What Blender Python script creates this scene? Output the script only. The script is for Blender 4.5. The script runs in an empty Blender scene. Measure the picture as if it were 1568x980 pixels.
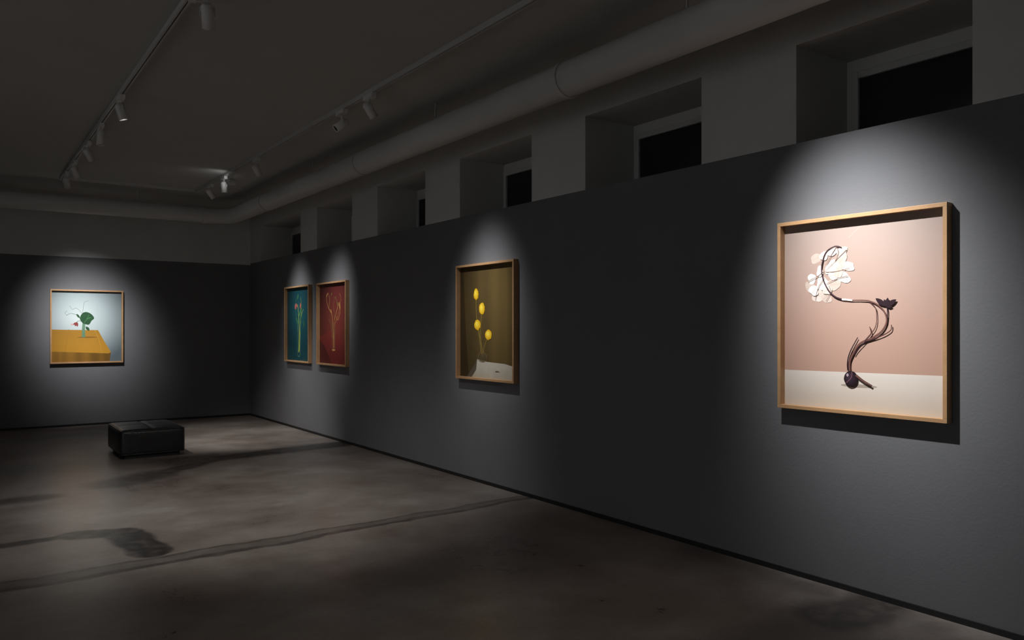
import bpy, bmesh, math, random
from mathutils import Vector, Matrix
random.seed(4)
S = bpy.context.scene
S.view_settings.view_transform = 'Standard'
S.view_settings.look = 'None'
COL = bpy.context.collection

def srgb(r, g, b):
    def c(v):
        v /= 255.0
        return v/12.92 if v <= 0.04045 else ((v+0.055)/1.055)**2.4
    return (c(r), c(g), c(b), 1.0)

# ------------------------------------------------------------ materials
def new_mat(name):
    m = bpy.data.materials.new(name); m.use_nodes = True
    return m, m.node_tree, m.node_tree.nodes['Principled BSDF']

def mat(name, c1, c2=None, rough=0.6, scale=8.0, bump=0.0, bscale=60.0, metal=0.0, spec=0.5, stretch=None, alpha=1.0):
    m, nt, b = new_mat(name)
    N, L = nt.nodes, nt.links
    b.inputs['Roughness'].default_value = rough
    b.inputs['Metallic'].default_value = metal
    b.inputs['Specular IOR Level'].default_value = spec
    b.inputs['Alpha'].default_value = alpha
    tc = N.new('ShaderNodeTexCoord'); mp = N.new('ShaderNodeMapping')
    L.new(tc.outputs['Object'], mp.inputs[0])
    if stretch: mp.inputs['Scale'].default_value = stretch
    nz = N.new('ShaderNodeTexNoise'); nz.inputs['Scale'].default_value = scale; nz.inputs['Detail'].default_value = 5
    L.new(mp.outputs[0], nz.inputs['Vector'])
    mx = N.new('ShaderNodeMix'); mx.data_type = 'RGBA'
    mx.inputs[6].default_value = c1; mx.inputs[7].default_value = c2 or c1
    L.new(nz.outputs['Fac'], mx.inputs[0]); L.new(mx.outputs[2], b.inputs['Base Color'])
    if bump > 0:
        n2 = N.new('ShaderNodeTexNoise'); n2.inputs['Scale'].default_value = bscale; n2.inputs['Detail'].default_value = 4
        L.new(mp.outputs[0], n2.inputs['Vector'])
        bp = N.new('ShaderNodeBump'); bp.inputs['Strength'].default_value = bump; bp.inputs['Distance'].default_value = 0.01
        L.new(n2.outputs['Fac'], bp.inputs['Height']); L.new(bp.outputs[0], b.inputs['Normal'])
    return m

M_dark = mat('dark_grey_wall_paint', (0.147,0.149,0.156,1), (0.165,0.167,0.175,1), 0.85, 3, 0.10, 60, spec=0.15)
M_upper = mat('white_plaster', (0.54,0.54,0.53,1), (0.60,0.60,0.59,1), 0.85, 4, 0.15, 30, spec=0.2)
M_ceil = mat('ceiling_paint', (0.42,0.42,0.405,1), (0.48,0.48,0.465,1), 0.9, 2, 0.1, 20, spec=0.2)
M_duct = mat('duct_paint', (0.48,0.48,0.47,1), (0.56,0.56,0.55,1), 0.5, 3, 0.1, 12)
M_side = mat('side_wall_paint', (0.55,0.55,0.55,1), (0.6,0.6,0.6,1), 0.8)
M_black = mat('black_base', (0.006,0.006,0.006,1), (0.01,0.01,0.01,1), 0.6)
M_oak = mat('oak_frame', srgb(160,122,84), srgb(190,150,108), 0.5, 14, 0.1, 90, stretch=(1,1,1))
M_oakin = mat('frame_spacer', srgb(96,72,50), srgb(110,84,60), 0.7, 14)
M_leather = mat('black_leather', (0.010,0.010,0.011,1), (0.018,0.018,0.019,1), 0.34, 12, 0.35, 70)
M_white = mat('white_lamp_enamel', (0.60,0.60,0.59,1), (0.65,0.65,0.64,1), 0.4)
M_track = mat('track_metal', (0.46,0.46,0.45,1), (0.5,0.5,0.49,1), 0.45)
M_winf = mat('window_frame_paint', (0.50,0.50,0.49,1), None, 0.6)
M_pane = mat('night_glass', (0.018,0.018,0.021,1), (0.025,0.025,0.028,1), 0.2)
def emis(name, col, st):
    m, nt, b = new_mat(name)
    b.inputs['Base Color'].default_value = (0.5,0.5,0.5,1)
    b.inputs['Emission Color'].default_value = col; b.inputs['Emission Strength'].default_value = st
    return m
M_lens = emis('lamp_lens', (1,0.97,0.92,1), 4.0)

# ------------------------------------------------------------ mesh helpers
def box_bm(bm, x0, x1, y0, y1, z0, z1, mi=0):
    vs = [bm.verts.new((x, y, z)) for z in (z0, z1) for y in (y0, y1) for x in (x0, x1)]
    for f in ((0,2,3,1),(4,5,7,6),(0,1,5,4),(2,6,7,3),(0,4,6,2),(1,3,7,5)):
        fc = bm.faces.new([vs[i] for i in f]); fc.material_index = mi

def finish(bm, name, mats, parent=None, smooth=False, bevel=0.0):
    bmesh.ops.recalc_face_normals(bm, faces=bm.faces)
    me = bpy.data.meshes.new(name); bm.to_mesh(me); bm.free()
    for m in mats: me.materials.append(m)
    if smooth:
        for p in me.polygons: p.use_smooth = True
    ob = bpy.data.objects.new(name, me); COL.objects.link(ob)
    if parent: ob.parent = parent
    if bevel > 0:
        md = ob.modifiers.new('bevel', 'BEVEL'); md.width = bevel; md.segments = 2; md.limit_method = 'ANGLE'
    return ob

def empty(name, loc=(0,0,0), rz=0.0):
    e = bpy.data.objects.new(name, None); COL.objects.link(e)
    e.location = loc; e.rotation_euler = (0,0,rz); e.empty_display_size = 0.2
    return e

def boxes(name, lst, mats, parent=None, bevel=0.0):
    bm = bmesh.new()
    for b in lst: box_bm(bm, *b)
    return finish(bm, name, mats, parent, bevel=bevel)

# ------------------------------------------------------------ room
XR, YB, ZC = 4.167, 13.71, 3.55
XL, YN = -5.0, -3.6
ZD = 2.625

def floor_mat():
    m, nt, b = new_mat('stained_concrete')
    N, L = nt.nodes, nt.links
    geo = N.new('ShaderNodeNewGeometry')
    nz = N.new('ShaderNodeTexNoise'); nz.inputs['Scale'].default_value = 3.2; nz.inputs['Detail'].default_value = 8
    L.new(geo.outputs['Position'], nz.inputs['Vector'])
    s1 = N.new('ShaderNodeVectorMath'); s1.operation = 'SUBTRACT'; s1.inputs[1].default_value = (0.5,0.5,0.5)
    L.new(nz.outputs['Color'], s1.inputs[0])
    s2 = N.new('ShaderNodeVectorMath'); s2.operation = 'MULTIPLY'; s2.inputs[1].default_value = (0.14,0.14,0)
    L.new(s1.outputs[0], s2.inputs[0])
    pos = N.new('ShaderNodeVectorMath'); pos.operation = 'ADD'
    L.new(geo.outputs['Position'], pos.inputs[0]); L.new(s2.outputs[0], pos.inputs[1])
    def seg(a, c, w, soft, amt):
        ba = Vector((c[0]-a[0], c[1]-a[1], 0)); dd = ba.dot(ba)
        pa = N.new('ShaderNodeVectorMath'); pa.operation='SUBTRACT'; pa.inputs[1].default_value=(a[0],a[1],0)
        L.new(pos.outputs[0], pa.inputs[0])
        dt = N.new('ShaderNodeVectorMath'); dt.operation='DOT_PRODUCT'; dt.inputs[1].default_value=ba/dd
        L.new(pa.outputs[0], dt.inputs[0])
        cl = N.new('ShaderNodeClamp'); L.new(dt.outputs['Value'], cl.inputs[0])
        sc = N.new('ShaderNodeVectorMath'); sc.operation='SCALE'; sc.inputs[0].default_value=ba
        L.new(cl.outputs[0], sc.inputs['Scale'])
        ds = N.new('ShaderNodeVectorMath'); ds.operation='DISTANCE'
        L.new(pa.outputs[0], ds.inputs[0]); L.new(sc.outputs[0], ds.inputs[1])
        mr = N.new('ShaderNodeMapRange'); mr.interpolation_type='SMOOTHSTEP'
        mr.inputs['From Min'].default_value=w; mr.inputs['From Max'].default_value=w+soft
        mr.inputs['To Min'].default_value=amt; mr.inputs['To Max'].default_value=0
        L.new(ds.outputs['Value'], mr.inputs['Value'])
        return mr.outputs[0]
    def mx(a, c):
        n = N.new('ShaderNodeMath'); n.operation='MAXIMUM'; L.new(a, n.inputs[0]); L.new(c, n.inputs[1]); return n.outputs[0]
    segs = [((-1.5,5.27),(2.0,5.41),0.022,0.03,0.75), ((-1.5,5.43),(2.0,5.57),0.015,0.02,0.65),
            ((2.0,5.41),(4.15,5.57),0.02,0.03,0.75), ((2.0,5.57),(4.15,5.67),0.012,0.02,0.6),
            ((-1.5,5.35),(4.15,5.60),0.07,0.03,0.40),
            ((-2.5,6.38),(0.7,6.46),0.035,0.06,0.9), ((0.7,6.46),(1.0,6.38),0.10,0.05,0.95),
            ((1.0,6.38),(1.07,5.70),0.11,0.05,0.97),
            ((1.25,8.4),(1.7,8.7),0.12,0.25,0.85), ((1.7,8.7),(2.5,9.35),0.07,0.14,0.82), ((2.5,9.35),(4.1,9.6),0.13,0.16,0.88),
            ((2.1,9.4),(2.6,9.5),0.15,0.4,0.6),
            ((-1.5,7.9),(0.62,8.1),0.05,0.2,0.75), ((-1.0,9.6),(0.8,9.8),0.05,0.7,0.45),
            ((1.6,3.9),(3.2,4.3),0.05,0.6,0.28), ((3.2,4.3),(3.9,5.2),0.05,0.4,0.25), ((0.6,4.4),(1.6,3.9),0.05,0.5,0.25),  # soft arc of shade on the near floor, painted into the colour
            ((2.7,2.45),(3.7,2.35),0.03,0.3,0.5), ((3.7,2.35),(4.1,2.35),0.12,0.15,0.8),
            ((4.0,2.0),(4.05,3.6),0.02,0.15,0.4),
            ((0.6,12.3),(1.4,12.6),0.05,0.4,0.3)]
    acc = None
    for s in segs:
        o = seg(*s); acc = o if acc is None else mx(acc, o)
    n3 = N.new('ShaderNodeTexNoise'); n3.inputs['Scale'].default_value=9; n3.inputs['Detail'].default_value=6
    L.new(geo.outputs['Position'], n3.inputs['Vector'])
    r3 = N.new('ShaderNodeMapRange'); r3.inputs['From Min'].default_value=0.3; r3.inputs['From Max'].default_value=0.55
    r3.inputs['To Min'].default_value=0.65; r3.inputs['To Max'].default_value=1.0
    L.new(n3.outputs['Fac'], r3.inputs['Value'])
    st = N.new('ShaderNodeMath'); st.operation='MULTIPLY'; L.new(acc, st.inputs[0]); L.new(r3.outputs[0], st.inputs[1])
    n1 = N.new('ShaderNodeTexNoise'); n1.inputs['Scale'].default_value=0.8; n1.inputs['Detail'].default_value=10; n1.inputs['Roughness'].default_value=0.68
    L.new(geo.outputs['Position'], n1.inputs['Vector'])
    cr = N.new('ShaderNodeValToRGB'); e = cr.color_ramp.elements
    e[0].position=0.34; e[0].color=(0.150,0.118,0.101,1); e[1].position=0.66; e[1].color=(0.34,0.312,0.285,1)
    k = cr.color_ramp.elements.new(0.5); k.color=(0.240,0.205,0.182,1)
    L.new(n1.outputs['Fac'], cr.inputs[0])
    n4 = N.new('ShaderNodeTexNoise'); n4.inputs['Scale'].default_value=55; n4.inputs['Detail'].default_value=3
    L.new(geo.outputs['Position'], n4.inputs['Vector'])
    r4 = N.new('ShaderNodeMapRange'); r4.inputs['To Min'].default_value=0.78; r4.inputs['To Max'].default_value=1.22
    L.new(n4.outputs['Fac'], r4.inputs['Value'])
    mm = N.new('ShaderNodeVectorMath'); mm.operation='SCALE'; L.new(cr.outputs[0], mm.inputs[0]); L.new(r4.outputs[0], mm.inputs['Scale'])
    mix = N.new('ShaderNodeMix'); mix.data_type='RGBA'
    L.new(st.outputs[0], mix.inputs[0]); L.new(mm.outputs[0], mix.inputs[6]); mix.inputs[7].default_value=(0.03,0.027,0.025,1)
    L.new(mix.outputs[2], b.inputs['Base Color'])
    rr = N.new('ShaderNodeMapRange'); rr.inputs['To Min'].default_value=0.20; rr.inputs['To Max'].default_value=0.40
    L.new(n1.outputs['Fac'], rr.inputs['Value']); L.new(rr.outputs[0], b.inputs['Roughness'])
    bp = N.new('ShaderNodeBump'); bp.inputs['Strength'].default_value=0.12; bp.inputs['Distance'].default_value=0.01
    L.new(n3.outputs['Fac'], bp.inputs['Height']); L.new(bp.outputs[0], b.inputs['Normal'])
    return m
boxes('floor', [(XL-0.2, XR+0.8, YN-0.2, YB+0.3, -0.1, 0.0)], [floor_mat()])
boxes('ceiling', [(XL-0.2, XR+0.8, YN-0.2, YB+0.3, ZC, ZC+0.1)], [M_ceil])

niches = [(1.872,2.885),(3.627,4.843),(5.568,6.783),(7.501,8.683),(9.43,10.64),(11.28,13.15),(-0.05,0.97),(-2.0,-0.9)]
niches.sort()
NZ, XB = 3.222, 4.711
lst = [(XR, XR+0.7, YN, YB+0.2, 0.0, ZD, 0),
       (XR, XR+0.7, YN, YB+0.2, NZ, ZC, 1)]
prev = YN
for a, c in niches:
    lst.append((XR, XR+0.7, prev, a, ZD, NZ, 1)); prev = c
    lst.append((XB, XR+0.7, a, c, ZD, NZ, 1))
lst.append((XR, XR+0.7, prev, YB+0.2, ZD, NZ, 1))
boxes('wall_right', lst, [M_dark, M_upper])
boxes('wall_back', [(XL-0.2, XR, YB, YB+0.2, 0, 2.60, 0), (XL-0.2, XR, YB, YB+0.2, 2.60, ZC, 1)], [M_dark, M_upper])
boxes('wall_left', [(XL-0.2, XL, YN, YB, 0, ZC, 0)], [M_side])
boxes('wall_front', [(XL-0.2, XR, YN-0.2, YN, 0, ZC, 0)], [M_side])
boxes('shadow_gap_strip_right', [(XR-0.012, XR, YN, YB, 0, 0.030, 0)], [M_black])  # black strip standing in for the dark shadow gap at the wall foot
boxes('shadow_gap_strip_back', [(XL, XR-0.012, YB-0.012, YB, 0, 0.030, 0)], [M_black])  # likewise, the back wall's shadow gap as a black strip

n = 0
for a, c in niches:
    n += 1
    e = empty('window_%d' % n)
    y0, y1, z0, z1 = a+0.06, c-0.06, ZD, 3.13
    t = 0.045
    x1 = XB; x0 = XB-0.05
    boxes('frame', [(x0,x1,y0,y0+t,z0,z1),(x0,x1,y1-t,y1,z0,z1),(x0,x1,y0+t,y1-t,z1-t,z1),(x0,x1,y0+t,y1-t,z0,z0+0.03)], [M_winf], e, 0.004)
    boxes('pane', [(x1-0.03,x1-0.02,y0+t,y1-t,z0+0.03,z1-t)], [M_pane], e)

# ------------------------------------------------------------ duct
def tube(name, pts, r, m, parent=None, res=24):
    cu = bpy.data.curves.new(name, 'CURVE'); cu.dimensions='3D'; cu.bevel_depth=r; cu.bevel_resolution=res//4; cu.use_fill_caps=True
    sp = cu.splines.new('POLY'); sp.points.add(len(pts)-1)
    for i,p in enumerate(pts): sp.points[i].co=(*p,1)
    cu.materials.append(m)
    ob = bpy.data.objects.new(name, cu); COL.objects.link(ob)
    dg = bpy.context.evaluated_depsgraph_get()
    me = bpy.data.meshes.new_from_object(ob.evaluated_get(dg))
    bpy.data.objects.remove(ob)
    for p in me.polygons: p.use_smooth = True
    o2 = bpy.data.objects.new(name, me); COL.objects.link(o2)
    if parent: o2.parent = parent
    return o2
duct = empty('ventilation_duct')
DX, DZ, DR, DY = 3.55, 3.27, 0.125, 12.72
pts = [(DX, YN+0.01, DZ)]
R = 0.28
for i in range(9):
    a = math.pi/2*i/8
    pts.append((DX-R+R*math.cos(a), DY-R+R*math.sin(a), DZ))
pts.append((XL+0.01, DY, DZ))
tube('pipe', pts, DR, M_duct, duct, 32)
def ring_y(y, w=0.05, r=DR+0.008):
    tube('flange', [(DX,y-w/2,DZ),(DX,y+w/2,DZ)], r, M_duct, duct, 32)
for y in (1.2, 7.76, 10.9): ring_y(y)
ring_y(4.31, 0.03, DR+0.012)
for x in (3.15, 0.2, -2.6): tube('flange', [(x-0.03,DY,DZ),(x+0.03,DY,DZ)], DR+0.012, M_duct, duct, 32)
for y in (0.4, 3.2, 6.2, 9.2, 11.8):
    boxes('hanger', [(DX-0.006,DX+0.006,y-0.006,y+0.006,DZ+DR-0.01,ZC)], [M_track], duct)
for x in (2.2, -0.8, -3.6):
    boxes('hanger', [(x-0.006,x+0.006,DY-0.006,DY+0.006,DZ+DR-0.01,ZC)], [M_track], duct)

# ------------------------------------------------------------ tracks
TX1, TX2, TZ = 2.90, 1.165, 3.51
for x_ in (TX1, TX2, -3.0):  # the last track is added out of view, to carry the fill spots
    boxes('ceiling_light_track', [(x_-0.017,x_-0.005,YN+0.3,12.2,TZ,ZC),(x_+0.005,x_+0.017,YN+0.3,12.2,TZ,ZC),(x_-0.005,x_+0.005,YN+0.3,12.2,TZ+0.02,ZC)], [M_track])
boxes('ceiling_light_track', [(TX2+0.018,TX1-0.018,12.1,12.13,TZ,ZC)], [M_track])

def cyl_bm(bm, r1, r2, z0, z1, mi=0, seg=28):
    a = [bm.verts.new((r1*math.cos(2*math.pi*i/seg), r1*math.sin(2*math.pi*i/seg), z0)) for i in range(seg)]
    b = [bm.verts.new((r2*math.cos(2*math.pi*i/seg), r2*math.sin(2*math.pi*i/seg), z1)) for i in range(seg)]
    for i in range(seg):
        f = bm.faces.new((a[i],a[(i+1)%seg],b[(i+1)%seg],b[i])); f.material_index = mi; f.smooth = True
    return a, b

def track_spot(x, y, target, energy, size, blend=1.0, col=(1,0.97,0.94), on=True, rad=0.03, off=(0,0), power=0):
    e = empty('track_spotlight', (x, y, TZ))
    boxes('adapter', [(-0.022,0.022,-0.09,0.09,-0.04,-0.0005)], [M_white], e, 0.004)
    if off != (0,0):
        boxes('arm', [(min(0,off[0]),max(0,off[0]),-0.012,0.012,-0.058,-0.038)], [M_white], e)
    bm = bmesh.new(); cyl_bm(bm, 0.009, 0.009, -0.10, -0.038, seg=12); st_=finish(bm, 'stem', [M_white], e); st_.location=(off[0],off[1],0)
    piv = Vector((off[0],off[1],-0.13))
    d = (Vector(target) - Vector((x+off[0],y+off[1],TZ-0.13))).normalized()
    q = d.to_track_quat('-Z','Y')
    bm = bmesh.new()
    a,b = cyl_bm(bm, 0.037, 0.037, -0.075, 0.05)
    c,_ = cyl_bm(bm, 0.032, 0.032, -0.075, -0.055)
    for i in range(28):
        bm.faces.new((a[i], a[(i+1)%28], c[(i+1)%28], c[i]))
    t2,t3 = cyl_bm(bm, 0.037, 0.024, 0.05, 0.068)
    bm.faces.new(t3)
    for r_ in range(4):
        cyl_bm(bm, 0.0395, 0.0395, 0.022+0.008*r_, 0.026+0.008*r_)
    bmesh.ops.remove_doubles(bm, verts=bm.verts, dist=0.0001)
    body = finish(bm, 'head', [M_white], e); body.location = piv; body.rotation_mode='QUATERNION'; body.rotation_quaternion = q
    bm = bmesh.new()
    vs = [bm.verts.new((0.032*math.cos(2*math.pi*i/28), 0.032*math.sin(2*math.pi*i/28), -0.066)) for i in range(28)]
    bm.faces.new(vs)
    ln = finish(bm, 'lens', [M_lens if on else M_black], e); ln.location = piv; ln.rotation_mode='QUATERNION'; ln.rotation_quaternion = q
    yk = boxes('yoke', [(-0.045,-0.040,-0.008,0.008,-0.135,-0.085),(0.040,0.045,-0.008,0.008,-0.135,-0.085),(-0.045,0.045,-0.008,0.008,-0.091,-0.085)], [M_white], e)
    yk.location=(off[0],off[1],0)
    yk.rotation_euler = (0,0,math.atan2(d.y,d.x)-math.pi/2)
    if on:
        ld = bpy.data.lights.new('spot_lamp','SPOT'); ld.energy=energy; ld.spot_size=math.radians(size); ld.spot_blend=blend
        ld.color=col; ld.shadow_soft_size=rad
        if power:
            # beam profile of the reflector: intensity ~ cos^power of the angle off axis
            ld.use_nodes=True; nt=ld.node_tree; N,L=nt.nodes,nt.links
            em=N.get('Emission') or N.new('ShaderNodeEmission')
            tc=N.new('ShaderNodeTexCoord'); sp=N.new('ShaderNodeSeparateXYZ'); L.new(tc.outputs['Normal'],sp.inputs[0])
            ab=N.new('ShaderNodeMath'); ab.operation='ABSOLUTE'; L.new(sp.outputs['Z'],ab.inputs[0])
            pw=N.new('ShaderNodeMath'); pw.operation='POWER'; L.new(ab.outputs[0],pw.inputs[0]); pw.inputs[1].default_value=power
            L.new(pw.outputs[0],em.inputs['Strength'])
        lo = bpy.data.objects.new('spot_lamp', ld); COL.objects.link(lo); lo.parent=e
        lo.location = piv + d*0.11; lo.rotation_mode='QUATERNION'; lo.rotation_quaternion=q
    return e

COOL=(0.99,0.99,1.0); WARM=(1.0,0.96,0.92)
track_spot(TX1, 2.80, (XR, 2.40, 1.66), 600, 60, 1.0, COOL, rad=0.02, power=18)
track_spot(TX1, 6.20, (XR, 6.27, 1.62), 250, 54, 1.0, COOL, rad=0.02, power=28)
track_spot(TX1, 9.30, (XR, 10.0, 1.62), 240, 52, 1.0, COOL, rad=0.02, power=30)
track_spot(TX1, 11.35, (XR, 11.30, 1.58), 230, 54, 1.0, COOL, rad=0.02, power=28)
track_spot(TX2, 11.54, (1.66, YB, 1.52), 640, 52, 1.0, COOL, rad=0.02, power=28)
# floor pools
track_spot(TX2, 4.90, (2.0, 6.9, 0), 185, 85, 1.0, WARM, off=(0.07,0))
track_spot(TX2, 9.53, (3.2, 11.2, 0), 290, 52, 1.0, WARM)
track_spot(TX1, 10.68, (3.3, 11.1, 0), 100, 60, 1.0, WARM)
track_spot(TX2, 8.64, (1.0, 8.6, 0), 0, 60, 1.0, on=False)
track_spot(TX2, 7.49, (2.2, 7.6, 0), 80, 80, 1.0, WARM)
track_spot(TX2, 10.7, (2.2, 12.0, 1), 0, 60, 1.0, on=False)
track_spot(TX1, 6.80, (1.9, 6.9, 2.6), 0, 60, 1.0, on=False)
track_spot(TX1, 10.3, (2.5, 11.3, 3.50), 0.8, 150, 1.0, COOL)
track_spot(TX2, 1.0, (1.6, 3.2, 0), 50, 90, 1.0, (1,0.94,0.88))
for y in (-1.0, 2.5, 6.0):  # added unseen spots, bounced off the left wall as ambient fill
    track_spot(-3.0, y, (XL, y, 1.5), 340, 90, 1.0, COOL)

# ------------------------------------------------------------ framed photographs
def catmull(P, n=8):
    out=[]
    P=[tuple(p) for p in P]
    Q=[P[0]]+P+[P[-1]]
    for i in range(1,len(Q)-2):
        p0,p1,p2,p3=Q[i-1],Q[i],Q[i+1],Q[i+2]
        for k in range(n):
            t=k/n
            out.append(tuple(0.5*((2*b)+(-a+c)*t+(2*a-5*b+4*c-d)*t*t+(-a+3*b-3*c+d)*t**3) for a,b,c,d in zip(p0,p1,p2,p3)))
    out.append(P[-1]); return out

def flat(name, c, c2=None, rough=0.5, alpha=1.0):
    return mat(name, c, c2, rough, 30, spec=0.3, alpha=alpha)

class Art:
    def __init__(s, name, loc, rz, W, H, bg):
        s.e = empty(name, loc, rz); s.W=W; s.H=H
        t, d = 0.022, 0.055
        w,h = W/2,H/2
        boxes('frame', [(-w,w,-d,0,h-t,h),(-w,w,-d,0,-h,-h+t),(-w,-w+t,-d,0,-h+t,h-t),(w-t,w,-d,0,-h+t,h-t)], [M_oak], s.e, 0.0015)
        boxes('backing', [(-w+t,w-t,-0.010,-0.001,-h+t,h-t)], [M_oakin], s.e)
        s.bm=bmesh.new(); s.mats=[bg]; s.k=0; s.iw=w-t; s.ih=h-t
        s.poly([(-s.iw,-s.ih),(s.iw,-s.ih),(s.iw,s.ih),(-s.iw,s.ih)], bg)
    def mi(s,m):
        if m not in s.mats: s.mats.append(m)
        return s.mats.index(m)
    def y(s): s.k+=1; return -0.0105-0.0001*s.k
    def poly(s, P, m, smooth=False):
        y=s.y()
        if smooth: P=catmull(list(P)+[P[0]],6)[:-1]
        vs=[s.bm.verts.new((max(-s.iw,min(s.iw,a)),y,max(-s.ih,min(s.ih,b)))) for a,b in P]
        f=s.bm.faces.new(vs); f.material_index=s.mi(m)
    def blob(s,u,v,ru,rv,m,ang=0,n=20,wob=0.0):
        P=[]
        for i in range(n):
            a=2*math.pi*i/n; r=1+wob*random.uniform(-1,1)
            x,z=ru*r*math.cos(a),rv*r*math.sin(a)
            P.append((u+x*math.cos(ang)-z*math.sin(ang), v+x*math.sin(ang)+z*math.cos(ang)))
        s.poly(P,m)
    def ball(s,u,v,ru,rv,c0,c1,name,steps=5,wob=0.06,off=(-0.2,0.25),ang=0):
        for i in range(steps):
            t=i/(steps-1); f=1-0.72*t
            c=tuple(a+(b-a)*t for a,b in zip(c0,c1))
            s.blob(u+off[0]*ru*t, v+off[1]*rv*t, ru*f, rv*f, flat('%s_%d'%(name,i), c, tuple(x*0.82 for x in c[:3])+(1,)), ang, 24, wob)
    def line(s,P,w0,w1,m,n=8):
        C=catmull(P,n); y=s.y(); prev=None; idx=s.mi(m)
        for i,(a,b) in enumerate(C):
            q=C[min(i+1,len(C)-1)]; p=C[max(i-1,0)]
            dx,dy=q[0]-p[0],q[1]-p[1]; l=math.hypot(dx,dy) or 1
            w=(w0+(w1-w0)*i/(len(C)-1))/2
            nx,ny=-dy/l*w,dx/l*w
            A=s.bm.verts.new((a+nx,y,b+ny)); B=s.bm.verts.new((a-nx,y,b-ny))
            if prev:
                f=s.bm.faces.new((prev[0],A,B,prev[1])); f.material_index=idx
            prev=(A,B)
    def stem(s,P,w0,w1,m,hl):
        s.line(P,w0,w1,m); s.line([(a-w0*0.15,b+w0*0.1) for a,b in P],w0*0.35,w1*0.35,hl)
    def leaf(s,u,v,L,W,ang,m):
        ca,sa=math.cos(ang),math.sin(ang); P=[]
        for i in range(11):
            t=i/10; P.append((t*L, W/2*math.sin(math.pi*t)**0.8))
        for i in range(9,0,-1):
            t=i/10; P.append((t*L,-W/2*math.sin(math.pi*t)**0.8))
        s.poly([(u+a*ca-b*sa, v+a*sa+b*ca) for a,b in P], m)
    def done(s):
        me=bpy.data.meshes.new('print'); s.bm.to_mesh(me); s.bm.free()
        for m in s.mats: me.materials.append(m)
        o=bpy.data.objects.new('print',me); COL.objects.link(o); o.parent=s.e

def grad(name, stops, axis='Z', lo=-0.55, hi=0.55, rough=0.5, center=None, rad=0.8, wave=None, c_noise=0.0):
    m,nt,b=new_mat(name); N,L=nt.nodes,nt.links
    b.inputs['Roughness'].default_value=rough; b.inputs['Specular IOR Level'].default_value=0.3
    tc=N.new('ShaderNodeTexCoord')
    if center:
        ds=N.new('ShaderNodeVectorMath'); ds.operation='DISTANCE'; ds.inputs[1].default_value=(center[0],-0.01,center[1])
        L.new(tc.outputs['Object'],ds.inputs[0]); src=ds.outputs['Value']; lo,hi=0,rad
    else:
        sp=N.new('ShaderNodeSeparateXYZ'); L.new(tc.outputs['Object'],sp.inputs[0]); src=sp.outputs[axis]
    mr=N.new('ShaderNodeMapRange'); mr.inputs['From Min'].default_value=lo; mr.inputs['From Max'].default_value=hi
    L.new(src,mr.inputs['Value']); out=mr.outputs[0]
    if wave:
        wv=N.new('ShaderNodeTexWave'); wv.bands_direction='X'; wv.inputs['Scale'].default_value=wave[0]; wv.inputs['Distortion'].default_value=wave[2]
        wv.inputs['Detail'].default_value=1
        L.new(tc.outputs['Object'],wv.inputs['Vector'])
        ma=N.new('ShaderNodeMath'); ma.operation='MULTIPLY_ADD'; ma.inputs[1].default_value=wave[1]
        L.new(wv.outputs['Fac'],ma.inputs[0]); L.new(out,ma.inputs[2]); out=ma.outputs[0]
    if c_noise:
        nz=N.new('ShaderNodeTexNoise'); nz.inputs['Scale'].default_value=9; nz.inputs['Detail'].default_value=4
        L.new(tc.outputs['Object'],nz.inputs['Vector'])
        ma=N.new('ShaderNodeMath'); ma.operation='MULTIPLY_ADD'; ma.inputs[1].default_value=c_noise
        L.new(nz.outputs['Fac'],ma.inputs[0]); L.new(out,ma.inputs[2]); out=ma.outputs[0]
    cr=N.new('ShaderNodeValToRGB'); el=cr.color_ramp.elements
    el[0].position=stops[0][0]; el[0].color=stops[0][1]; el[1].position=stops[-1][0]; el[1].color=stops[-1][1]
    for p,c in stops[1:-1]:
        k=el.new(p); k.color=c
    L.new(out,cr.inputs[0]); L.new(cr.outputs[0],b.inputs['Base Color'])
    return m

PW, PH = 1.01, 1.13
RZ = -math.pi/2
NAME='framed_flower_photograph'

# --- 1 : pink, curling branch with white petals
bg = grad('print_pink', [(0,srgb(180,142,123)),(0.45,srgb(170,139,125)),(0.75,srgb(162,140,129)),(1,srgb(158,142,134))])
A = Art(NAME, (XR, 2.475, 1.58), RZ, PW, PH, bg)
A.poly([(-A.iw,-A.ih),(A.iw,-A.ih),(A.iw,-0.325),(-A.iw,-0.333)], grad('print_table', [(0,srgb(190,176,160)),(0.6,srgb(204,192,180)),(1,srgb(208,198,188))], lo=-0.55, hi=-0.33))
A.blob(0.0,-0.405,0.11,0.010, flat('print_contact',srgb(156,140,128),alpha=0.5))
br=flat('print_twig',srgb(62,36,36),srgb(88,56,50)); brh=flat('print_twig_light',srgb(120,84,74)); dk=flat('print_dark',srgb(30,16,24),srgb(48,28,36)); dkh=flat('print_dark_light',srgb(76,52,58))
wp=[flat('petal_a',srgb(226,216,206),srgb(198,182,170),alpha=0.85),flat('petal_b',srgb(196,176,162),srgb(216,202,190),alpha=0.75),flat('petal_c',srgb(236,230,222),srgb(220,210,200),alpha=0.92)]
fold=flat('petal_fold',srgb(176,152,138))
A.line([(-0.06,0.44),(0.02,0.50),(0.09,0.52)],0.002,0.002,wp[1])
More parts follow.
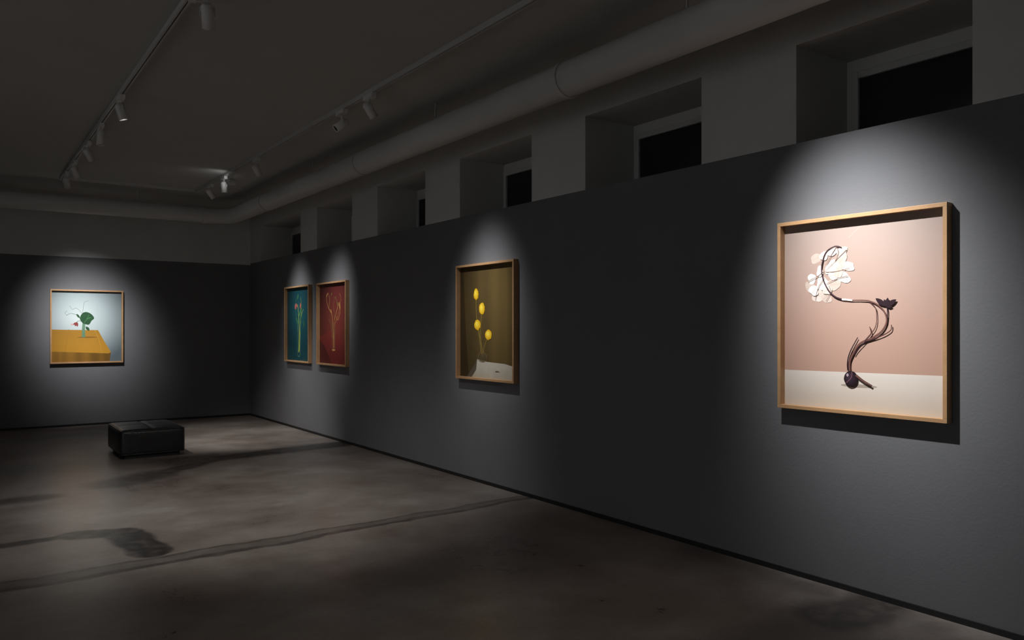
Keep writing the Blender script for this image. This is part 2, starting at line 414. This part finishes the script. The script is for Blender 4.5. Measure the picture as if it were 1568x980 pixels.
for (u,v,ru,rv,a,k) in [(-0.265,0.335,0.040,0.028,0.3,1),(-0.305,0.165,0.030,0.044,0.4,1),(-0.255,0.115,0.038,0.040,-0.3,0),(-0.20,0.105,0.030,0.040,0.5,1),
    (-0.295,0.215,0.026,0.032,0.2,2),(-0.225,0.185,0.038,0.040,0.5,2),(-0.15,0.175,0.044,0.032,0.1,1),(-0.095,0.215,0.050,0.030,-0.4,2),(-0.065,0.275,0.044,0.026,-0.2,0),
    (-0.165,0.275,0.048,0.034,0.8,2),(-0.105,0.315,0.046,0.032,1.0,1),(-0.10,0.36,0.036,0.028,0.8,0),(-0.165,0.365,0.040,0.022,0.2,2),(-0.215,0.345,0.026,0.026,0,0),
    (-0.15,0.23,0.034,0.028,0.3,0),(-0.24,0.255,0.020,0.034,0,2),(-0.28,0.145,0.028,0.034,0.9,2),(-0.12,0.25,0.040,0.026,1.4,1),(-0.19,0.145,0.030,0.026,0.4,0)]:
    ca,sa=math.cos(a),math.sin(a); P=[]
    for i in range(20):
        th=2*math.pi*i/20; r=1+0.10*math.sin(3*th+u*40)+0.05*math.sin(5*th+v*60)
        x,z=ru*r*math.cos(th),rv*r*math.sin(th); P.append((u+x*ca-z*sa,v+x*sa+z*ca))
    A.poly(P,wp[k])
    A.line([(u-ru*0.8*ca,v-ru*0.8*sa),(u+rv*0.15*sa,v),(u+ru*0.8*ca,v+ru*0.8*sa)],0.0022,0.0014,fold)
    A.line([(u,v),(u+ru*0.5*ca-rv*0.5*sa,v+ru*0.5*sa+rv*0.5*ca)],0.0016,0.001,fold)
vn=flat('petal_vein',srgb(110,82,70))
for P in [[(-0.13,0.395),(-0.17,0.34),(-0.20,0.29)],[(-0.07,0.37),(-0.13,0.32),(-0.21,0.25)],[(-0.21,0.22),(-0.25,0.16),(-0.27,0.09)],[(-0.2,0.25),(-0.13,0.25),(-0.05,0.265)],[(-0.32,0.2),(-0.25,0.23),(-0.21,0.26)],[(-0.18,0.17),(-0.17,0.13),(-0.2,0.08)],[(-0.06,0.22),(-0.12,0.21),(-0.2,0.18)],[(-0.14,0.31),(-0.12,0.36),(-0.14,0.40)]]:
    A.line(P,0.0032,0.002,vn)
A.stem([(-0.10,0.385),(-0.14,0.395),(-0.195,0.37),(-0.222,0.31),(-0.227,0.257),(-0.214,0.199),(-0.185,0.145),(-0.16,0.118),(-0.13,0.098),(-0.098,0.088)],0.006,0.009,dk,dkh)
A.line([(-0.098,0.088),(-0.034,0.08)],0.010,0.009,flat('print_clip',srgb(240,236,230)))
A.stem([(-0.034,0.08),(0.03,0.078),(0.07,0.072),(0.117,0.050),(0.155,0.01),(0.168,-0.04),(0.14,-0.095),(0.08,-0.135),(0.013,-0.165),(-0.026,-0.218),(-0.05,-0.274),(-0.046,-0.34)],0.006,0.014,br,brh)
A.line([(0.162,0.056),(0.172,0.02),(0.172,-0.03)],0.006,0.005,dk)
A.line([(0.07,0.07),(0.105,0.03),(0.112,-0.03)],0.005,0.004,br)
A.line([(0.112,-0.03),(0.10,-0.08),(0.05,-0.14)],0.004,0.006,br)
A.line([(0.195,-0.06),(0.19,-0.09),(0.14,-0.12),(0.05,-0.15)],0.005,0.007,br)
A.line([(0.07,-0.07),(0.078,-0.11),(0.04,-0.15)],0.005,0.007,br)
A.line([(0.0,-0.13),(-0.045,-0.21),(-0.062,-0.27),(-0.06,-0.32)],0.005,0.009,dk)
A.line([(0.05,-0.15),(0.0,-0.20),(-0.02,-0.23)],0.005,0.006,dk)
for a,L_,w_ in [(2.5,0.075,0.028),(1.85,0.040,0.018),(1.35,0.048,0.02),(0.55,0.068,0.026),(-0.1,0.035,0.016)]:
    A.leaf(0.165,0.042,L_,w_,a,dk)
A.ball(-0.042,-0.365,0.042,0.044,srgb(30,17,25),srgb(62,44,56),'bulb',6,0.02,(-0.3,0.35))
A.blob(-0.062,-0.345,0.007,0.009,flat('bulb_glint',srgb(170,150,160)))
A.line([(-0.07,-0.39),(-0.04,-0.36),(-0.035,-0.325)],0.003,0.003,flat('print_bulbline',srgb(128,90,100)))
A.stem([(-0.01,-0.345),(0.035,-0.375),(0.085,-0.40)],0.014,0.010,br,brh)
A.done()

# --- 2 : yellow craspedia, olive-brown curtain
bg = grad('print_brown', [(0,srgb(58,46,26)),(0.5,srgb(78,63,35)),(0.8,srgb(98,80,44)),(1,srgb(78,62,34))], axis='X', lo=-0.8, hi=0.7, wave=(1.2,0.12,0.8))
A = Art(NAME, (XR, 6.273, 1.565), RZ, PW, PH, bg)
A.poly([(-A.iw,-A.ih),(-0.32,-A.ih),(-0.38,-0.1),(-0.43,A.ih),(-A.iw,A.ih)], flat('print_fold',srgb(54,42,25),srgb(60,47,27)))
cl=grad('print_cloth',[(0,srgb(100,92,78)),(0.5,srgb(150,142,126)),(1,srgb(182,175,160))],lo=-0.75,hi=-0.36,c_noise=0.4)
A.poly([(-0.36,-A.ih),(A.iw,-A.ih),(A.iw,-0.42),(0.30,-0.395),(0.0,-0.385),(-0.17,-0.365),(-0.24,-0.44)], cl)
A.poly([(-0.36,-A.ih),(-0.24,-0.44),(-0.17,-0.365),(-0.19,-0.47),(-0.27,-A.ih)], flat('print_clothshade',srgb(86,78,66)))
st=flat('print_stem',srgb(140,118,52)); gl=flat('print_glass',srgb(140,126,100),srgb(110,96,70))
for P in [[(-0.19,0.22),(-0.18,0.05),(-0.13,-0.15),(-0.09,-0.34)],[(-0.085,0.1),(-0.11,-0.1),(-0.09,-0.34)],[(-0.165,-0.03),(-0.1,-0.2),(-0.06,-0.34)],[(0.02,-0.135),(-0.03,-0.22),(-0.08,-0.34)]]:
    A.line(P,0.007,0.007,st)
for (u,v,ru,rv) in [(-0.19,0.27,0.044,0.056),(-0.085,0.128,0.050,0.058),(-0.165,-0.03,0.056,0.050),(0.03,-0.125,0.060,0.048)]:
    A.ball(u,v,ru,rv,srgb(220,170,12),srgb(255,226,80),'craspedia',5,0.08)
A.line([(-0.12,-0.2),(-0.105,-0.28),(-0.15,-0.34),(-0.14,-0.38)],0.004,0.006,gl)
A.line([(-0.04,-0.2),(-0.055,-0.28),(0.0,-0.33),(-0.01,-0.38)],0.004,0.006,gl)
A.blob(-0.075,-0.345,0.066,0.036,flat('print_water',srgb(104,90,64),srgb(84,70,48),alpha=0.7)); A.line([(-0.13,-0.375),(-0.075,-0.385),(-0.02,-0.375)],0.008,0.008,gl)
A.blob(0.18,-0.47,0.035,0.005,flat('print_crumb',srgb(110,92,70)))
A.done()

# --- 3 : red
bg = grad('print_red', [(0,srgb(116,46,38)),(0.5,srgb(98,40,36)),(1,srgb(74,30,30))], center=(0.1,-0.1), rad=0.8)
A = Art(NAME, (XR, 10.02, 1.565), RZ, PW, PH, bg)
A.poly([(-A.iw,-A.ih),(A.iw,-A.ih),(A.iw,-0.27),(-0.1,-0.10),(-A.iw,-0.18)], grad('print_redtable',[(0,srgb(98,32,30)),(1,srgb(118,42,38))],lo=-0.55,hi=-0.1))
A.poly([(-A.iw,-A.ih),(-0.05,-A.ih),(-0.32,-0.3),(-A.iw,-0.22)], flat('print_redshade',srgb(78,26,26)))
gd=flat('print_gold',srgb(190,152,86),srgb(156,118,62)); gr=flat('print_olive',srgb(112,104,54))
A.line([(0.0,-0.33),(-0.01,-0.05),(-0.05,0.12),(-0.17,0.22),(-0.24,0.34),(-0.19,0.42),(-0.13,0.33),(-0.16,0.22)],0.012,0.006,gd)
A.line([(0.03,-0.33),(0.03,0.0),(0.10,0.15),(0.20,0.28),(0.23,0.17),(0.15,0.05),(0.10,0.10)],0.012,0.006,gd)
A.line([(0.01,-0.2),(0.04,0.1),(0.0,0.25),(0.06,0.36),(0.12,0.30)],0.009,0.006,gr)
A.line([(0.06,0.0),(0.16,0.12),(0.25,0.33),(0.2,0.4)],0.006,0.004,gd)
A.line([(-0.02,-0.2),(-0.09,0.0),(-0.19,0.08)],0.009,0.005,gr)
A.line([(-0.01,-0.05),(-0.10,0.10),(-0.12,0.28),(-0.08,0.38)],0.006,0.004,gr)
A.line([(-0.045,0.0),(-0.04,-0.36)],0.005,0.005,gl); A.line([(0.065,0.0),(0.06,-0.36)],0.005,0.005,gl)
A.blob(0.01,-0.355,0.055,0.014,gd); A.leaf(0.2,0.27,0.08,0.025,-1.2,gd); A.leaf(-0.19,0.42,0.08,0.025,-2.4,gd); A.leaf(-0.05,0.12,0.09,0.02,2.0,gd)
A.leaf(-0.08,0.38,0.06,0.02,0.8,gr); A.leaf(0.12,0.30,0.07,0.02,-1.0,gr)
A.done()

# --- 4 : teal
bg = grad('print_teal', [(0,srgb(20,74,80)),(0.5,srgb(15,60,68)),(1,srgb(10,44,54))], center=(0.1,0.1), rad=0.8)
A = Art(NAME, (XR, 11.33, 1.565), RZ, PW, PH, bg)
A.poly([(-A.iw,-A.ih),(A.iw,-A.ih),(A.iw,-0.40),(-A.iw,-0.34)], flat('print_tealtable',srgb(16,58,64),srgb(20,66,72)))
yg=flat('print_lime',srgb(180,188,78),srgb(134,158,64)); pk=flat('print_pinkflower',srgb(176,104,94),srgb(150,74,74)); gn=flat('print_green',srgb(66,120,74),srgb(46,98,62))
A.line([(0.0,-0.42),(0.02,-0.1),(0.0,0.1),(-0.04,0.3)],0.030,0.008,yg)
A.line([(0.03,-0.4),(0.06,-0.1),(0.10,0.12),(0.2,0.22)],0.018,0.006,yg)
A.line([(-0.03,-0.1),(-0.10,0.12),(-0.14,0.3),(-0.06,0.42)],0.010,0.006,gn)
A.line([(0.02,0.0),(0.09,0.18),(0.20,0.05)],0.006,0.004,gn)
A.leaf(-0.14,0.31,0.10,0.045,-1.3,pk); A.leaf(-0.13,0.31,0.09,0.04,-1.9,pk); A.leaf(-0.12,0.31,0.09,0.04,-0.7,pk)
A.leaf(0.0,0.1,0.18,0.05,0.9,gn); A.leaf(-0.02,0.0,0.14,0.045,2.3,gn); A.leaf(-0.05,0.36,0.10,0.035,1.2,gn); A.leaf(0.20,0.05,0.10,0.03,-1.4,gn)
A.leaf(0.07,0.22,0.10,0.05,1.5,pk)
A.line([(0.08,0.05),(0.12,0.25),(0.08,0.4)],0.006,0.004,yg)
A.line([(-0.05,0.0),(-0.05,-0.43),(0.06,-0.43),(0.07,0.0)],0.005,0.005,flat('print_glass2',srgb(120,168,142)))
A.done()

# --- 5 : pale blue with ochre tablecloth
bg = grad('print_blue', [(0,srgb(184,194,192)),(0.5,srgb(154,166,168)),(1,srgb(88,99,104))], center=(-0.12,0.12), rad=0.75)
A = Art(NAME, (1.66, YB, 1.53), 0, 1.0, PH, bg)
A.poly([(-A.iw,-0.045),(-0.30,-0.05),(0.15,-0.055),(0.22,-0.20),(0.33,-0.40),(0.30,-0.42),(-0.1,-0.40),(-A.iw,-0.38)], grad('print_ochre',[(0,srgb(186,134,42)),(1,srgb(150,108,34))],lo=-0.42,hi=-0.05,c_noise=0.3))
A.poly([(-A.iw,-0.38),(-0.1,-0.40),(0.30,-0.42),(0.33,-0.40),(0.31,-A.ih),(-A.iw,-A.ih)], grad('print_ochre2',[(0,srgb(100,72,26)),(0.5,srgb(140,100,36)),(1,srgb(106,76,26))],axis='X',lo=-0.8,hi=0.4,wave=(1.6,0.3,2)))
A.line([(-0.25,-0.04),(-0.27,-0.2),(-0.3,-0.39)],0.004,0.004,flat('print_crease',srgb(146,102,32)))
A.line([(0.10,-0.05),(0.16,-0.2),(0.20,-0.40)],0.003,0.003,flat('print_crease2',srgb(198,154,60)))
lg=flat('print_leaf',srgb(38,80,46),srgb(24,58,36)); vs_=flat('print_vase',srgb(104,140,112),srgb(78,118,88),alpha=0.8); rd=flat('print_redflower',srgb(136,60,56),srgb(108,38,42)); tw=flat('print_twig2',srgb(96,98,80))
A.blob(0.0,-0.165,0.14,0.010,flat('print_contact2',srgb(120,84,26)))
A.line([(-0.045,0.06),(-0.05,-0.05),(-0.05,-0.165)],0.036,0.05,vs_)
A.line([(-0.05,0.05),(-0.12,0.16),(-0.22,0.20),(-0.28,0.17)],0.005,0.004,lg)
A.line([(-0.28,0.17),(-0.30,0.21),(-0.27,0.24)],0.003,0.003,tw)
A.line([(-0.05,0.05),(-0.06,0.22),(-0.04,0.38)],0.004,0.003,tw); A.line([(-0.055,0.18),(-0.14,0.28),(-0.2,0.26)],0.004,0.003,tw)
A.line([(-0.04,0.38),(0.02,0.40)],0.003,0.003,tw); A.line([(-0.2,0.26),(-0.24,0.32)],0.003,0.003,tw)
A.line([(-0.05,0.06),(-0.11,0.09),(-0.15,0.06)],0.005,0.005,lg)
A.poly([(-0.06,0.05),(-0.10,0.12),(-0.07,0.20),(-0.01,0.225),(0.06,0.19),(0.095,0.13),(0.06,0.09),(0.02,0.03)],lg,True)
A.line([(-0.04,0.06),(0.0,0.13),(0.03,0.19)],0.004,0.002,flat('print_leafvein',srgb(96,140,84)))
A.leaf(-0.02,0.10,0.10,0.05,0.3,flat('print_leaflight',srgb(62,116,64),srgb(44,90,50)))
A.leaf(-0.04,0.05,0.15,0.05,0.6,lg); A.leaf(-0.02,0.0,0.08,0.04,-0.9,lg); A.leaf(-0.1,0.13,0.08,0.03,2.2,lg)
for a in (-2.6,-2.1,-1.6): A.leaf(-0.135,0.065,0.068,0.026,a,rd)
A.blob(-0.205,0.035,0.018,0.013,flat('print_palepink',srgb(196,150,146)))
A.done()

# ------------------------------------------------------------ leather ottoman
ot = empty('leather_ottoman', (1.875, 10.30, 0))
def ottoman():
    X,Y,Z0,Z1 = 0.345,0.47,0.045,0.335
    bm=bmesh.new(); bmesh.ops.create_cube(bm,size=2)
    bmesh.ops.subdivide_edges(bm, edges=bm.edges[:], cuts=31, use_grid_fill=True)
    hz=(Z1-Z0)/2; cz=(Z1+Z0)/2; r=0.035
    for v in bm.verts:
        p=Vector((v.co.x*X, v.co.y*Y, v.co.z*hz))
        q=Vector((max(-X+r,min(X-r,p.x)),max(-Y+r,min(Y-r,p.y)),max(-hz+r,min(hz-r,p.z))))
        d=p-q
        if d.length>1e-6: p=q+d.normalized()*r
        nx,ny,nz=v.co.x,v.co.y,v.co.z
        puff=(1-nx**4)*(1-ny**4)
        if nz>0.99:
            p.z+=0.014*puff - 0.010*math.exp(-(p.x/0.02)**2) - 0.010*math.exp(-((p.y)/0.02)**2)
        if abs(nx)>0.99: p.x+=math.copysign(0.012,nx)*(1-ny**4)*(1-nz**4)
        if abs(ny)>0.99: p.y+=math.copysign(0.012,ny)*(1-nx**4)*(1-nz**4)
        v.co=(p.x,p.y,p.z+cz)
    finish(bm,'cushion',[M_leather],ot,smooth=True)
    def loop(z,o):
        pts=[]; rr=0.035
        for cx,cy,st_ in ((X-rr,Y-rr,0),(-X+rr,Y-rr,1),(-X+rr,-Y+rr,2),(X-rr,-Y+rr,3)):
            for i in range(6):
                a=(st_+i/5)*math.pi/2
                pts.append((cx+(rr+o)*math.cos(a),cy+(rr+o)*math.sin(a),z))
        pts.append(pts[0]); return pts
    tube('top_piping',loop(Z1-0.012,-0.004),0.006,M_leather,ot,8)
    tube('bottom_piping',loop(Z0+0.012,-0.004),0.006,M_leather,ot,8)
    boxes('plinth',[(-X+0.05,X-0.05,-Y+0.05,Y-0.05,0.0,Z0+0.01)],[M_black],ot)
ottoman()

# ------------------------------------------------------------ world + camera
w=bpy.data.worlds.new('world'); S.world=w; w.use_nodes=True
w.node_tree.nodes['Background'].inputs[0].default_value=(0.01,0.01,0.012,1)
cam=bpy.data.cameras.new('camera'); co=bpy.data.objects.new('camera',cam); COL.objects.link(co)
cam.lens=27.55; cam.sensor_width=36; cam.shift_y=0.0083; cam.clip_start=0.05
co.location=(0,0,1.5); co.rotation_euler=(math.pi/2,0,-math.radians(35.37))
S.camera=co
